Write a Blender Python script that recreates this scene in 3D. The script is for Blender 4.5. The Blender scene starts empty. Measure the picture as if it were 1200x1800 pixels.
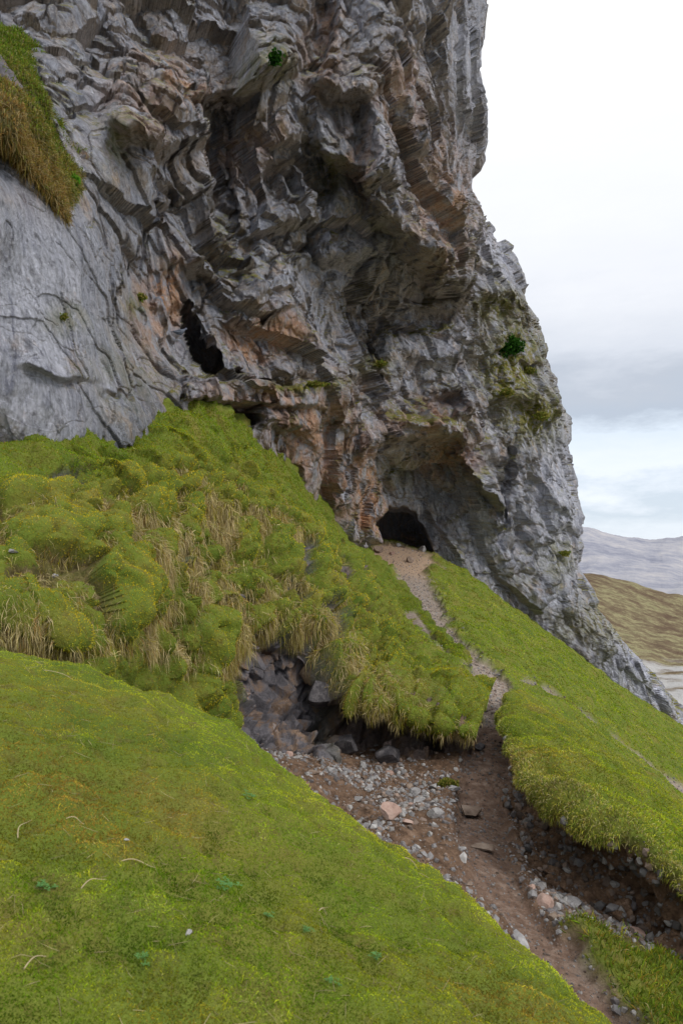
import bpy, numpy as np, math, random
rng=np.random.default_rng(7); random.seed(7)
F=1200.;CX=600.;HY=980.
scene=bpy.context.scene; COL=scene.collection
def W(px,py,d):
    px,py,d=[np.asarray(a,float) for a in (px,py,d)]
    return np.stack([(px-CX)/F*d,d,(HY-py)/F*d],-1)
def WL(rows): return np.array([[W(*c) for c in r] for r in rows])
def proj(P): return CX+P[...,0]/P[...,1]*F, HY-P[...,2]/P[...,1]*F
# ---------------- noise
def hsh(x,y,z,s):
    n=(x*73856093 ^ y*19349663 ^ z*83492791 ^ (s*7919+12345))&0xffffffff
    n=((n^(n>>16))*0x45d9f3b)&0xffffffff
    n=((n^(n>>16))*0x45d9f3b)&0xffffffff
    n=n^(n>>16)
    return (n&0xffffff)/float(0xffffff)
def vn(P,s=0):
    i=np.floor(P).astype(np.int64); f=P-i; f=f*f*(3-2*f); r=0
    for a in (0,1):
        wx=f[...,0] if a else 1-f[...,0]
        for b in (0,1):
            wy=f[...,1] if b else 1-f[...,1]
            for c in (0,1):
                wz=f[...,2] if c else 1-f[...,2]
                r=r+wx*wy*wz*hsh(i[...,0]+a,i[...,1]+b,i[...,2]+c,s)
    return r*2-1
def fbm(P,o=4,s=0,g=.5):
    r=0;a=1;t=0
    for k in range(o):
        r=r+a*vn(P*(2.03**k)+k*17.3,s+k); t+=a; a*=g
    return r/t
def voro(P,s=0,cheb=False):
    i=np.floor(P).astype(np.int64); sh=P.shape[:-1]
    F1=np.full(sh,9.);F2=np.full(sh,9.);ID=np.zeros(sh+(3,),np.int64);C=np.zeros(P.shape)
    for a in (-1,0,1):
        for b in (-1,0,1):
            for c in (-1,0,1):
                q=i+np.array([a,b,c]); x,y,z=q[...,0],q[...,1],q[...,2]
                cc=q+np.stack([hsh(x,y,z,s),hsh(x,y,z,s+1),hsh(x,y,z,s+2)],-1)
                dl=cc-P
                D=(np.abs(dl).max(-1)*.8+.2*np.abs(dl).sum(-1)*.6) if cheb else np.sqrt((dl**2).sum(-1)); m=D<F1
                F2=np.where(m,F1,np.minimum(F2,D)); F1=np.where(m,D,F1)
                ID[m]=q[m]; C[m]=cc[m]
    return F1,F2,ID,C
def facet(P,S,s,drop=.4,R=None,edge=.07,warp=.10,cheb=True,soft=0.):
    """random tilted flat facets"""
    Q=(P@R.T if R is not None else P)/np.array(S)
    Q=Q+warp*np.stack([fbm(Q*1.3,3,s+50),fbm(Q*1.3,3,s+60),fbm(Q*1.3,3,s+70)],-1)*1.5
    F1,F2,ID,C=voro(Q,s,cheb)
    x,y,z=ID[...,0],ID[...,1],ID[...,2]
    v=hsh(x,y,z,s+5)-.5; gx=hsh(x,y,z,s+6)-.5; gz=hsh(x,y,z,s+7)-.5; gy=hsh(x,y,z,s+8)-.5
    D=Q-C
    off=v*.9+D[...,0]*gx*1.5+D[...,1]*gy*.8+D[...,2]*(gz*1.2-drop)
    e=F2-F1; k=ss(0,edge,e); off=off*(1-soft*(1-k))-.12*(1-k)
    return off,e,hsh(x,y,z,s+9)
def ss(a,b,x):
    t=np.clip((x-a)/(b-a),0,1); return t*t*(3-2*t)
def tps(xy,v,lam=1e-4):
    xy=np.asarray(xy,float); m=xy.mean(0); sc=xy.std()
    X=(xy-m)/sc; n=len(X)
    def U(r2): return .5*r2*np.log(r2+1e-12)
    K=U(((X[:,None]-X[None])**2).sum(-1))+lam*np.eye(n)
    Pm=np.c_[np.ones(n),X]; A=np.zeros((n+3,n+3)); A[:n,:n]=K;A[:n,n:]=Pm;A[n:,:n]=Pm.T
    w=np.linalg.solve(A,np.r_[v,0,0,0])
    def f(x,y):
        sh=np.shape(x); x=((np.ravel(x)-m[0])/sc); y=((np.ravel(y)-m[1])/sc)
        r=w[n]+w[n+1]*x+w[n+2]*y
        for k in range(n): r=r+w[k]*U((x-X[k,0])**2+(y-X[k,1])**2)
        return r.reshape(sh)
    return f
def cr(C,n,axis=0):
    C=np.moveaxis(C,axis,0); m=len(C); E=np.concatenate([2*C[:1]-C[1:2],C,2*C[-1:]-C[-2:-1]])
    t=np.linspace(0,m-1-1e-9,n); i=t.astype(int); f=(t-i).reshape((-1,)+(1,)*(C.ndim-1))
    a,b,c,d=E[i],E[i+1],E[i+2],E[i+3]
    r=.5*(2*b+(c-a)*f+(2*a-5*b+4*c-d)*f*f+(3*b-a-3*c+d)*f**3)
    return np.moveaxis(r,0,axis)
def loft(C,nr,nc): return cr(cr(C,nr,0),nc,1)
def normals(P,ref=None):
    n=np.cross(np.gradient(P,axis=1),np.gradient(P,axis=0))
    n/=np.linalg.norm(n,axis=-1,keepdims=True)+1e-12
    if ref is None: ref=np.array([0,0,1.])
    if (n@ref).mean()<0: n=-n
    return n
# ---------------- objects
def tagit(o,label=None,cat=None,group=None,kind=None):
    if label:o['label']=label
    if cat:o['category']=cat
    if group:o['group']=group
    if kind:o['kind']=kind
    return o
def mesh_np(name,V,L,start,total,mat,attrs=None,cols=None,smooth=False):
    me=bpy.data.meshes.new(name); me.vertices.add(len(V)); me.vertices.foreach_set('co',V.astype(np.float32).ravel())
    me.loops.add(len(L)); me.loops.foreach_set('vertex_index',L.astype(np.int32))
    me.polygons.add(len(start)); me.polygons.foreach_set('loop_start',start.astype(np.int32))
    try: me.polygons.foreach_set('loop_total',total.astype(np.int32))
    except Exception: pass
    me.polygons.foreach_set('use_smooth',np.full(len(start),smooth))
    for k,a in (attrs or {}).items():
        at_=me.attributes.new(k,'FLOAT','POINT'); at_.data.foreach_set('value',a.astype(np.float32).ravel())
    if cols is not None:
        at_=me.attributes.new('Col','FLOAT_COLOR','POINT')
        at_.data.foreach_set('color',np.c_[cols,np.ones(len(cols))].astype(np.float32).ravel())
    me.update(calc_edges=True)
    if mat: me.materials.append(mat)
    o=bpy.data.objects.new(name,me); COL.objects.link(o); return o
def grid_obj(name,P,mat,attrs=None,smooth=True,flip=False):
    r,c=P.shape[:2]; idx=np.arange(r*c).reshape(r,c)
    q=np.stack([idx[:-1,:-1],idx[:-1,1:],idx[1:,1:],idx[1:,:-1]],-1).reshape(-1,4)
    if flip: q=q[:,::-1]
    n=len(q)
    return mesh_np(name,P.reshape(-1,3),q.ravel(),np.arange(n)*4,np.full(n,4),mat,attrs,None,smooth)
# ---------------- node helper
class NT:
    def __init__(s,name):
        s.m=bpy.data.materials.new(name); s.m.use_nodes=True; s.t=s.m.node_tree; s.t.nodes.clear()
        s.out=s.n('ShaderNodeOutputMaterial'); s.g=s.n('ShaderNodeNewGeometry')
    def n(s,t,**k):
        x=s.t.nodes.new(t)
        for a,b in k.items(): setattr(x,a,b)
        return x
    def l(s,a,b): s.t.links.new(a,b)
    def set(s,sock,v):
        if isinstance(v,bpy.types.NodeSocket): s.l(v,sock)
        else: sock.default_value=v
    def noise(s,scale,det=4,rough=.55,st=(1,1,1),dist=0,rot=(0,0,0)):
        mp=s.n('ShaderNodeMapping'); s.l(s.g.outputs['Position'],mp.inputs[0]); mp.inputs['Scale'].default_value=st; mp.inputs['Rotation'].default_value=rot
        x=s.n('ShaderNodeTexNoise'); s.l(mp.outputs[0],x.inputs['Vector']); x.inputs['Scale'].default_value=scale
        x.inputs['Detail'].default_value=det; x.inputs['Roughness'].default_value=rough; x.inputs['Distortion'].default_value=dist
        return x.outputs[0]
    def rng(s,v,a,b,c=0,d=1):
        x=s.n('ShaderNodeMapRange'); s.l(v,x.inputs[0]); 
        for i,q in enumerate((a,b,c,d)): x.inputs[i+1].default_value=q
        return x.outputs[0]
    def math(s,op,a,b):
        x=s.n('ShaderNodeMath',operation=op); s.set(x.inputs[0],a); s.set(x.inputs[1],b); return x.outputs[0]
    def mix(s,f,a,b,mode='MIX'):
        x=s.n('ShaderNodeMix',data_type='RGBA',blend_type=mode); s.set(x.inputs[0],f)
        for i,v in ((6,a),(7,b)):
            if isinstance(v,tuple): x.inputs[i].default_value=v+(1,)
            else: s.l(v,x.inputs[i])
        return x.outputs[2]
    def attr(s,n,o='Fac'):
        x=s.n('ShaderNodeAttribute',attribute_name=n); return x.outputs[o]
    def ramp(s,v,stops):
        x=s.n('ShaderNodeValToRGB'); s.l(v,x.inputs[0]); e=x.color_ramp.elements
        while len(e)<len(stops): e.new(.5)
        for q,(p,c) in zip(e,stops): q.position=p; q.color=c+(1,)
        return x.outputs[0]
    def bump(s,h,st,dist,prev=None):
        x=s.n('ShaderNodeBump'); s.l(h,x.inputs['Height']); x.inputs['Strength'].default_value=st; x.inputs['Distance'].default_value=dist
        if prev: s.l(prev,x.inputs['Normal'])
        return x.outputs[0]
    def bsdf(s,c,rough=.9,nrm=None,spec=.2):
        x=s.n('ShaderNodeBsdfPrincipled'); s.set(x.inputs['Base Color'],c if not isinstance(c,tuple) else c+(1,)); s.set(x.inputs['Roughness'],rough)
        x.inputs['Specular IOR Level'].default_value=spec
        if nrm: s.l(nrm,x.inputs['Normal'])
        s.l(x.outputs[0],s.out.inputs[0]); return s.m
def mat_rock(name):
    t=NT(name)
    a=t.noise(.35,6,.65,(1,1,.7)); b=t.noise(1.6,7,.7); c=t.noise(7,5,.7); st=t.noise(1.3,5,.7,(1,1,.14),1.0,(0,.2,0))
    base=t.ramp(a,[(.3,(.34,.36,.42)),(.45,(.45,.465,.53)),(.56,(.56,.57,.63)),(.72,(.66,.655,.68))])
    base=t.mix(t.rng(t.attr('cell'),0,1,.0,.45),base,(.28,.285,.325))
    base=t.mix(t.rng(b,.46,.66,0,.65),base,(.48,.385,.295))
    base=t.mix(t.rng(st,.52,.66,0,.65),base,(.15,.16,.195))
    base=t.mix(t.rng(t.noise(2.3,6,.72,(1,1,.25),.6,(0,-.25,0)),.53,.68,0,.85),base,(.77,.78,.85))
    base=t.mix(t.math('MULTIPLY',t.attr('pale'),t.rng(b,.3,.6,.5,.95)),base,(.74,.75,.83))
    base=t.mix(t.math('MULTIPLY',t.attr('pale'),t.rng(t.noise(1.6,6,.75,(1,1,.12),.8,(0,.1,0)),.50,.60,0,.75)),base,(.26,.27,.34))
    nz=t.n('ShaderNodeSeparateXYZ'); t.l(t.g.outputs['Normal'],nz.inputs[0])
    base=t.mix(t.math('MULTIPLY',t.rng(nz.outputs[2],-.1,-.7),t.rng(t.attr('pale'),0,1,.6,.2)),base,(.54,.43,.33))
    och=t.mix(t.rng(c,.4,.6),(.70,.41,.27),(.60,.43,.32))
    base=t.mix(t.math('MULTIPLY',t.attr('ochre'),t.rng(t.noise(1.2,6,.7),.42,.56,0,.88)),base,och)
    base=t.mix(t.rng(t.noise(.8,5,.7),.58,.68,0,.5),base,(.62,.46,.33))
    base=t.mix(t.rng(t.noise(14,4,.7),.60,.68,0,.6),base,(.82,.83,.85))
    base=t.mix(t.rng(c,.3,.5,.7,0),base,(.09,.085,.09))
    pt=t.rng(t.g.outputs['Pointiness'],.43,.54,.40,1.12)  # cavity shade painted into the rock colour: creases darker, ridges lighter
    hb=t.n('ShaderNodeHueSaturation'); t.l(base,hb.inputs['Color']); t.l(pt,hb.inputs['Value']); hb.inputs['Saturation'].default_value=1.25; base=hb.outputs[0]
    gm=t.math('MULTIPLY',t.attr('green'),t.rng(t.noise(2.2,5,.7),.42,.52))
    gm2=t.math('MULTIPLY',t.rng(nz.outputs[2],.5,.8),t.rng(t.noise(.5,3,.6),.47,.55))
    gc=t.mix(t.rng(c,.4,.6),(.14,.17,.03),(.30,.24,.06))
    base=t.mix(t.math('MAXIMUM',gm,gm2),base,gc)
    n=t.bump(t.noise(1.1,8,.75,(1,1,.5),.3,(0,.3,0)),.8,.5); n=t.bump(t.noise(3.5,8,.78,(1,1,.7)),.9,.28,n); n=t.bump(t.noise(12,6,.75),.9,.08,n)
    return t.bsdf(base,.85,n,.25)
M={}
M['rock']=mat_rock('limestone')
def mat_ground(name):
    t=NT(name); a=t.noise(1.2,5,.6); b=t.noise(9,5,.7)
    g=t.ramp(a,[(.3,(.09,.14,.016)),(.5,(.15,.19,.024)),(.7,(.21,.19,.04))])
    g=t.mix(t.rng(b,.5,.7,0,.7),g,(.14,.105,.03))
    p=t.ramp(b,[(.3,(.19,.145,.115)),(.5,(.31,.25,.205)),(.7,(.42,.37,.335))])
    p=t.mix(t.attr('apron'),p,(.42,.30,.21))
    pd=t.ramp(t.noise(7,6,.75),[(.3,(.10,.06,.042)),(.5,(.20,.13,.095)),(.72,(.34,.26,.21))])
    p=t.mix(t.attr('soil'),p,pd)
    s=t.ramp(b,[(.3,(.06,.036,.024)),(.55,(.17,.105,.067)),(.75,(.31,.215,.155))])
    base=t.mix(t.attr('soil'),g,s); base=t.mix(t.attr('path'),base,p)
    r=t.ramp(t.noise(2.5,7,.7,(1,1,.5)),[(.3,(.06,.056,.064)),(.5,(.17,.16,.175)),(.62,(.27,.18,.12)),(.74,(.52,.51,.55))])
    base=t.mix(t.attr('rock'),base,r)
    n=t.bump(t.noise(5,6,.7),.7,.15); n=t.bump(t.noise(30,5,.7),.8,.03,n)
    return t.bsdf(base,.9,n,.2)
M['ground']=mat_ground('hillside_soil')
def mat_blade():
    t=NT('grass_blades'); c=t.attr('Col','Color')
    d=t.n('ShaderNodeBsdfDiffuse'); t.l(c,d.inputs[0]); tr=t.n('ShaderNodeBsdfTranslucent'); t.l(c,tr.inputs[0])
    m=t.n('ShaderNodeMixShader'); m.inputs[0].default_value=.35; t.l(d.outputs[0],m.inputs[1]); t.l(tr.outputs[0],m.inputs[2]); t.l(m.outputs[0],t.out.inputs[0])
    return t.m
M['blade']=mat_blade()
def mat_stone(name,c1,c2,c3):
    t=NT(name)
    base=t.ramp(t.noise(6,6,.7),[(.3,c1),(.5,c2),(.7,c3)])
    n=t.bump(t.noise(14,6,.75),.7,.03)
    return t.bsdf(base,.9,n,.2)
M['stone']=mat_stone('grey_stone',(.12,.115,.12),(.27,.26,.26),(.44,.43,.42))
M['pink']=mat_stone('pink_stone',(.24,.155,.125),(.38,.26,.215),(.48,.36,.31))
M['brown']=mat_stone('brown_stone',(.11,.08,.06),(.21,.155,.12),(.32,.26,.21))
M['dark']=mat_stone('dark_stone',(.025,.025,.03),(.075,.07,.075),(.2,.185,.19))
def mat_colattr(name,rough=.9):
    t=NT(name); n=t.bump(t.noise(25,4,.7),.6,.02); return t.bsdf(t.mix(t.rng(t.noise(18,4,.7),.35,.65,0,.5),t.attr('Col','Color'),(.12,.1,.09)),rough,n,.2)
M['gravel']=mat_colattr('gravel')

# ================= CLIFF
Lx=-70
sil=np.array([(-70,852),(0,849),(60,843),(110,838),(150,842),(200,850),(250,842),(300,833),(335,829),(360,846),(400,866),(440,885),(470,905),(520,918),(560,938),(610,950),(650,964),(700,985),(740,1001),(780,998),(830,1004),(900,1016),(960,1027),(1000,1022),(1030,1035),(1070,1050),(1100,1075),(1140,1105),(1170,1130),(1210,1158),(1250,1185),(1290,1215),(1340,1245),(1400,1280)])
Rf=lambda y:np.interp(y,sil[:,0],sil[:,1]+1)
bs=np.array([(-70,815),(90,815),(250,825),(340,765),(400,785),(500,880),(560,940),(600,975),(650,1000),(760,1000),(850,1060),(940,1120),(1060,1222),(1200,1335),(1260,1385)])
bf=lambda x:np.interp(x,bs[:,0],bs[:,1])
NX,NY,NB=720,820,40
s_=np.linspace(0,1,NX)
lo=np.full(NX,600.);hi=np.full(NX,1400.)
for k in range(40):
    mid=(lo+hi)/2; g=bf(Lx+s_*(Rf(mid)-Lx))-mid
    lo=np.where(g>0,mid,lo);hi=np.where(g>0,hi,mid)
bot=(lo+hi)/2
T=np.linspace(0,1,NY)[:,None]
PY=-70+T*(bot[None]+70); PX=Lx+s_[None]*(Rf(PY)-Lx)
cp=np.array([(-70,-70,17),(150,-60,20),(350,-60,23),(550,-60,27),(700,-60,31),(850,-60,38),
(-70,60,15),(100,50,17),(200,150,17),(300,150,18.5),(450,150,24),(600,150,28),(700,200,31),(840,150,39),
(-70,250,9.5),(0,300,9.3),(60,400,9.8),(0,500,9.0),(0,700,8.8),(100,600,10),(100,760,9.8),(-70,800,8.8),
(150,300,13),(200,450,13),(200,650,12.3),(230,780,12.5),(300,350,18),(290,600,16.5),(330,720,16),
(400,300,23),(400,450,22),(400,600,20),(400,740,19),(500,350,26),(500,550,24),(500,700,22.5),(500,850,24.5),
(600,350,30),(600,500,29.5),(600,700,28.5),(600,850,30),(600,950,32),(640,850,33.5),
(700,350,33),(780,450,36),(700,550,37),(800,560,42),(700,700,38),(720,860,40),(690,930,40),(800,700,42),(800,900,42),(850,1030,43.5),
(850,400,46),(900,550,48),(950,700,50),(900,800,46),(900,1000,45),(980,800,52),(1000,950,52),(960,1080,47),(1060,1190,53),(1200,1310,61)],float)
df=tps(cp[:,:2],cp[:,2],2e-3)
D0=df(PX,PY)
B0=W(PX,PY,D0)
wx=PX+16*fbm(B0*.35,4,3)+8*fbm(B0*1.4,3,9); wy=PY+20*fbm(B0*.35,4,13)+9*fbm(B0*1.4,3,19)
def over(pts,A,up,soft=30,fade=30,x=wx,y=wy):
    p=np.array(pts,float); yc=np.interp(x,p[:,0],p[:,1]); k=yc-y
    w=ss(p[0,0]-fade,p[0,0]+fade,x)*(1-ss(p[-1,0]-fade,p[-1,0]+fade,x))
    return -A*w*np.where(k>0,np.exp(-np.maximum(k,0)/up),1-ss(0,soft*1.4,-k))
def rec(cx,cy,rx,ry,A,ang=0,p=2.5,x=wx,y=wy,a=1.3,b=.5):
    c,s=math.cos(ang),math.sin(ang); u=(x-cx)*c+(y-cy)*s; v=-(x-cx)*s+(y-cy)*c
    e=(np.abs(u/rx)**p+np.abs(v/ry)**p)**(1/p); return A*ss(a,b,e)
off=0
off+=over([(190,235),(260,250),(320,225),(385,205)],2.2,90,30)
off+=over([(250,310),(330,325),(400,310)],1.1,50,15)
off+=over([(640,330),(700,380),(750,430),(790,490),(820,490),(850,330)],5.2,170,50,25)
off+=over([(520,240),(580,270),(650,310),(700,280)],2.4,100,30)
off+=over([(560,140),(620,160),(690,130)],2.2,80,28)
off+=over([(380,120),(450,140),(520,100)],2.2,80,28)
off+=over([(420,540),(470,548),(515,532)],1.4,40,12)
off+=over([(470,735),(540,750),(620,730)],.9,40,12)
off+=over([(600,630),(660,655),(700,640)],1.6,40,15)
off+=over([(632,790),(680,768),(740,762),(790,768),(830,835),(850,890)],3.2,70,20,16)
off+=over([(700,735),(760,746),(810,720)],2.0,40,15)
off+=over([(850,700),(900,690),(960,705)],1.8,50,16)
off+=over([(860,510),(900,520),(940,550)],1.8,50,16)
off+=over([(690,610),(760,630),(830,610)],1.8,70,24)
off+=over([(60,635),(110,650),(160,660)],.4,40,12)
off+=over([(330,445),(400,460),(470,440)],1.7,60,20)
off+=over([(560,430),(620,445),(680,430)],1.8,70,24)
off+=rec(735,870,95,95,1.6)+rec(410,220,28,150,2.4,.1)+rec(540,300,25,90,1.8,-.1)+rec(400,370,28,60,2.0)
off+=rec(300,330,40,30,1.4)+rec(640,560,22,100,1.8)+rec(500,430,60,25,1.4)+rec(570,40,25,80,2.0,.2)+rec(480,330,30,40,1.5)
off+=rec(770,720,22,30,2.6,.2)+rec(655,640,16,60,1.5)+rec(720,560,60,22,1.8)+rec(880,860,12,90,1.6,.15)+rec(600,800,12,60,.8)
jx=PX+10*fbm(B0*1.1,3,43); jy=PY+13*fbm(B0*.9,5,44)-.03*(PX-330)
ledge=ss(656,668,jy)*(1-ss(700,714,jy))*ss(318,336,jx)*(1-ss(540,640,jx))
off+=-1.3*ledge+rec(455,654,40,7,2.0,.03,x=jx,y=jy,a=1.2,b=.8)+rec(388,727,60,16,4.5,.1,x=jx,y=jy,a=1.2,b=.8)
hx=PX+12*fbm(B0*1.1,4,40)
hole=np.maximum(rec(352,578,20,62,1,-.12,2.2,hx,PY,1.03,.92),rec(374,628,18,26,1,0,2.5,hx,PY,1.03,.92))
off+=rec(340,604,40,70,.7,0.05,3,a=1.15,b=.95)
cx_=PX+10*fbm(B0*.9,4,41); cy_=PY+20*fbm(B0*.8,4,42)
e=(np.abs((cx_-701-(cy_-930)*.22)/57)**2.3+np.clip((972-cy_)/78,0,9)**2.3)**(1/2.3)
D=D0+off
tt=np.clip((Rf(PY)-PX)/55,0,1); D=D+5*(1-np.sqrt(np.clip(1-(1-tt)**2,0,1)))
def extend(P):
    Pe=P[:,-1]; q=np.linspace(0,1,NB+1)[1:,None,None]
    ext=Pe[None]+q*np.array([0,26.,0])+(q*(1-q))*np.array([1.2,0,0])
    ext[...,0]+=(Pe[None,:,0]/Pe[None,:,1])*26*q[...,0]-4.5*q[...,0]
    return np.concatenate([P,np.moveaxis(ext,0,1)],1)
P=extend(W(PX,PY,D))
PXe=np.concatenate([PX,np.repeat(PX[:,-1:],NB,1)],1);PYe=np.concatenate([PY,np.repeat(PY[:,-1:],NB,1)],1)
edgep=np.concatenate([ss(90,10,Rf(PY)-PX),np.ones((NY,NB))],1)
pad=lambda a:np.concatenate([a,np.zeros((NY,NB))],1)
incave=np.maximum(pad(ss(1.15,.95,e)),pad(ss(0,.3,hole)))
N=normals(extend(W(PX,PY,D0)),np.array([.3,-1,0])); 
for k in range(10):
    N=(N+np.roll(N,1,0)+np.roll(N,-1,0)+np.roll(N,1,1)+np.roll(N,-1,1)); N/=np.linalg.norm(N,axis=-1,keepdims=True)
N=N*.5+np.array([.35,-.85,-.05]); N/=np.linalg.norm(N,axis=-1,keepdims=True)
def rot(a,b):
    ca,sa,cb,sb=math.cos(a),math.sin(a),math.cos(b),math.sin(b)
    return np.array([[ca,0,sa],[0,1,0],[-sa,0,ca]])@np.array([[1,0,0],[0,cb,-sb],[0,sb,cb]])
near=ss(24,9,P[...,1])
base=P.copy()
o0,e0,i0=facet(base,(4.0,7.5,6.5),301,.5,rot(.1,.0),.16,.12,False,.4)
o1,e1,i1=facet(base,(1.9,4.2,3.0),1,.4,rot(.12,.0),.12,.10,True,.35)
o2,e2,i2=facet(base,(.9,2.0,1.35),11,.25,rot(.18,.0),.10,.10,True,.25)
o3,e3,i3=facet(base,(.38,.8,.55),21,.2,rot(-.1,.0),.12,.10,True,.2)
slab=ss(230,130,PXe)*ss(200,300,PYe)
sm_=1-.6*edgep
disp=1.7*(1-.9*near)*o0*(1-.4*edgep)+.85*(1-.72*near)*o1*(1-.3*edgep)+sm_*(.34*(1-.58*near)*o2+.11*(1-.2*near)*o3)
disp*=(1-.68*slab)*(1-.25*pad(ledge))
disp+=sm_*(.7*fbm(base*np.array([.45,.45,.3]),5,5)*(1-.6*near)+.16*fbm(base*np.array([1.3,1.0,.8]),5,16)*(1-.6*near)+.10*fbm(base*np.array([2.8,2.0,1.8]),4,6)*(1-.3*near))
disp+=slab*(.12*fbm(base*np.array([1.8,1.8,.6]),5,8)+.06*fbm(base*np.array([6,6,3]),4,7))
crk=np.abs(fbm(base*np.array([.9,.5,.25]),4,401)); disp-=.35*ss(.035,0,crk)*(1-.6*near)*(1-slab)
disp*=(1-.85*incave)
P=base+N*disp[...,None]
deep=10*pad(hole)+12*pad(ss(1.03,.88,e))
P=P+np.stack([PXe-CX,0*PXe+F,HY-PYe],-1)/F*deep[...,None]
cell=.5*i1+.5*i2
def blob(lst,X=PXe,Y=PYe):
    r=np.zeros(X.shape)
    for cx,cy,rx,ry,a in lst: r=np.maximum(r,a*np.exp(-(((X-cx)/rx)**2+((Y-cy)/ry)**2)**1.3))
    return r
ochre=blob([(335,125,80,65,1.0),(300,80,60,50,.8),(570,100,50,80,.6),(470,590,75,45,1.1),(312,505,26,70,1.4),(560,770,100,95,1.0),(470,700,160,40,.9),(640,870,32,105,1.3),(740,740,80,40,.8),(780,360,60,140,.8),(620,300,40,80,.6),(700,170,50,90,.6),(100,310,60,60,.4),(280,560,40,90,.8),(600,850,45,75,1.0),(780,800,60,40,.9),(250,200,80,80,.6),(690,960,60,20,.9),(420,260,70,50,.5),(580,40,40,40,.7)],PXe,PYe)
pale=blob([(60,560,130,280,1.2),(980,950,60,200,1.0),(880,420,40,90,1.0),(1120,1200,120,90,1.1),(825,150,30,170,.9),(980,780,30,80,.9),(780,640,50,60,.5),(870,900,60,140,.5),(650,450,60,60,.4),(170,250,30,90,.6),(560,470,60,60,.4),(750,900,40,60,.4)])
green=blob([(905,640,50,90,1.1),(940,730,50,50,1.1),(660,640,30,18,1),(540,674,70,10,1.2),(480,110,40,50,.7),(560,310,30,60,.6),(880,540,40,30,.9),(250,530,25,25,.7),(980,980,30,40,.7),(190,270,25,50,.6),(220,660,60,90,.35),(370,800,50,50,.6),(700,830,40,30,.5),(120,560,40,30,.5),(1060,1090,60,40,.6)])
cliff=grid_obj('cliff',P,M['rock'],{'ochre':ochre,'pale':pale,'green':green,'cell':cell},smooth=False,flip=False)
tagit(cliff,'huge overhanging grey limestone cliff with brown stained bands and two dark cave openings','cliff',kind='structure')
CL=(P,N)

# ================= HILLSIDE (gully, path, meadow)
pathp=[(702,960,42,2.0),(703,975,39.5,1.9),(715,990,37.5,1.2),(722,1005,35.5,.9),(735,1035,31,.85),(745,1070,26,.76),(775,1110,22,.62),(820,1150,18,.54),(860,1190,15.5,.48),(870,1225,14,.40),(866,1280,12.2,.36),(850,1350,10.5,.34),(848,1450,8.2,.33),(880,1550,6.6,.33),(960,1650,5.6,.33),(1050,1780,4.7,.3)]
hp=[p[:3] for p in pathp]+[(760,975,40.5),(850,1037,43),(940,1097,46),(1060,1197,52),(1200,1308,60),(1320,1400,64),(1200,1340,35),(1200,1400,22),(1000,1180,30),(1100,1255,33),(1200,1485,14),(1000,1250,19),(950,1232,16),(900,1150,24),(1500,1560,20),(1500,1450,40),
(600,1130,20),(560,1010,35),(650,1085,26),(640,1010,34.5),(700,965,50),(500,1000,55),(480,1325,9.9),(600,1360,10.2),(700,1375,10.3),(790,1385,10.0),(700,1410,9.4),(650,1440,8.1),(750,1500,6.9),(900,1660,5.4),(1000,1770,4.6),(1100,1720,5.2),(1200,1810,4.8),(1200,1690,6.4),(1100,1625,6.9),(985,1550,7.6),(910,1460,8.9),(1000,1480,9.5),(1150,1530,9.5),(1400,1800,6),(600,2200,3),(300,1500,7),(300,1350,11),(600,1310,12.5),(760,1310,12.5),(1500,2200,4),(1020,2100,3)]
hw=np.array([W(*p) for p in hp]); hf=tps(hw[:,:2],hw[:,2],3e-4)
nr,nc=660,500
dd=np.geomspace(3.0,66,nr)[:,None]; pxx=np.linspace(380,1420,nc)[None]
X=(pxx-CX)/F*dd; Y=dd+0*pxx; Z=hf(X,Y)
G=np.stack([X,Y,Z],-1)
def pdist(X,Y,pts):
    r=np.full(X.shape,99.)
    for a,b in zip(pts[:-1],pts[1:]):
        A=W(*a[:3]);Bq=W(*b[:3]); ab=Bq[:2]-A[:2]; t=np.clip(((X-A[0])*ab[0]+(Y-A[1])*ab[1])/(ab@ab),0,1)
        dq=np.hypot(X-A[0]-t*ab[0],Y-A[1]-t*ab[1])/(a[3]+t*(b[3]-a[3])); r=np.minimum(r,dq)
    return r
nz=fbm(G*np.array([1.6,1.6,1.6]),4,91)
rp=pdist(X,Y,pathp)+.7*nz+.35*fbm(G*6,2,93)
path=ss(1.3,.7,rp)
def ptof(px,d,hw_):
    x=(px-CX)/F*d; z=float(hf(np.array([x]),np.array([float(d)]))[0]); return (px,HY-z/d*F,d,hw_)
p2=[ptof(*q) for q in [(925,18,.25),(960,20.5,.3),(1000,21.5,.36),(1060,22.5,.45),(1110,23,.6),(1200,23,.75),(1300,22.5,.75)]]
rp2=pdist(X,Y,p2)+.35*nz; path=np.maximum(path,.95*ss(1.3,.7,rp2))
soil=ss(13.4,12.4,Y+.5*nz)
gr=ss(1.9,2.2,X-.1*(Y-5)+.5*nz)*ss(6.7,6.1,Y+.8*nz)
soil=soil*(1-gr)
scree=ss(11.5,10.5,Y+.6*nz)*ss(.75,1.4,rp)*(1-.55*ss(1.0,1.5,X-.28*(Y-5)-.9)*ss(6.6,7.4,Y))
bump=.20*fbm(G*.9,4,95)+.09*fbm(G*3.0,3,96)+.04*fbm(G*9,3,97)
hb1,_,_,_=voro(G*np.array([1.3,1.0,1.3]),240); hmp=np.clip(1-(hb1/.75)**2,0,1)
G[...,2]+=bump*(1-.7*path)*np.where(Y>12.5,1,.9)-.14*path+.16*hmp*(Y>14)*(1-path)+.2*hmp*gr
G[...,2]+=.07*np.sin((G[...,2]*2.2+1.2*fbm(G*.4,3,98))*3.1)*ss(3.6,5,X)*(Y>13)*(1-path)
Z0=0*G[...,0]
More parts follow.
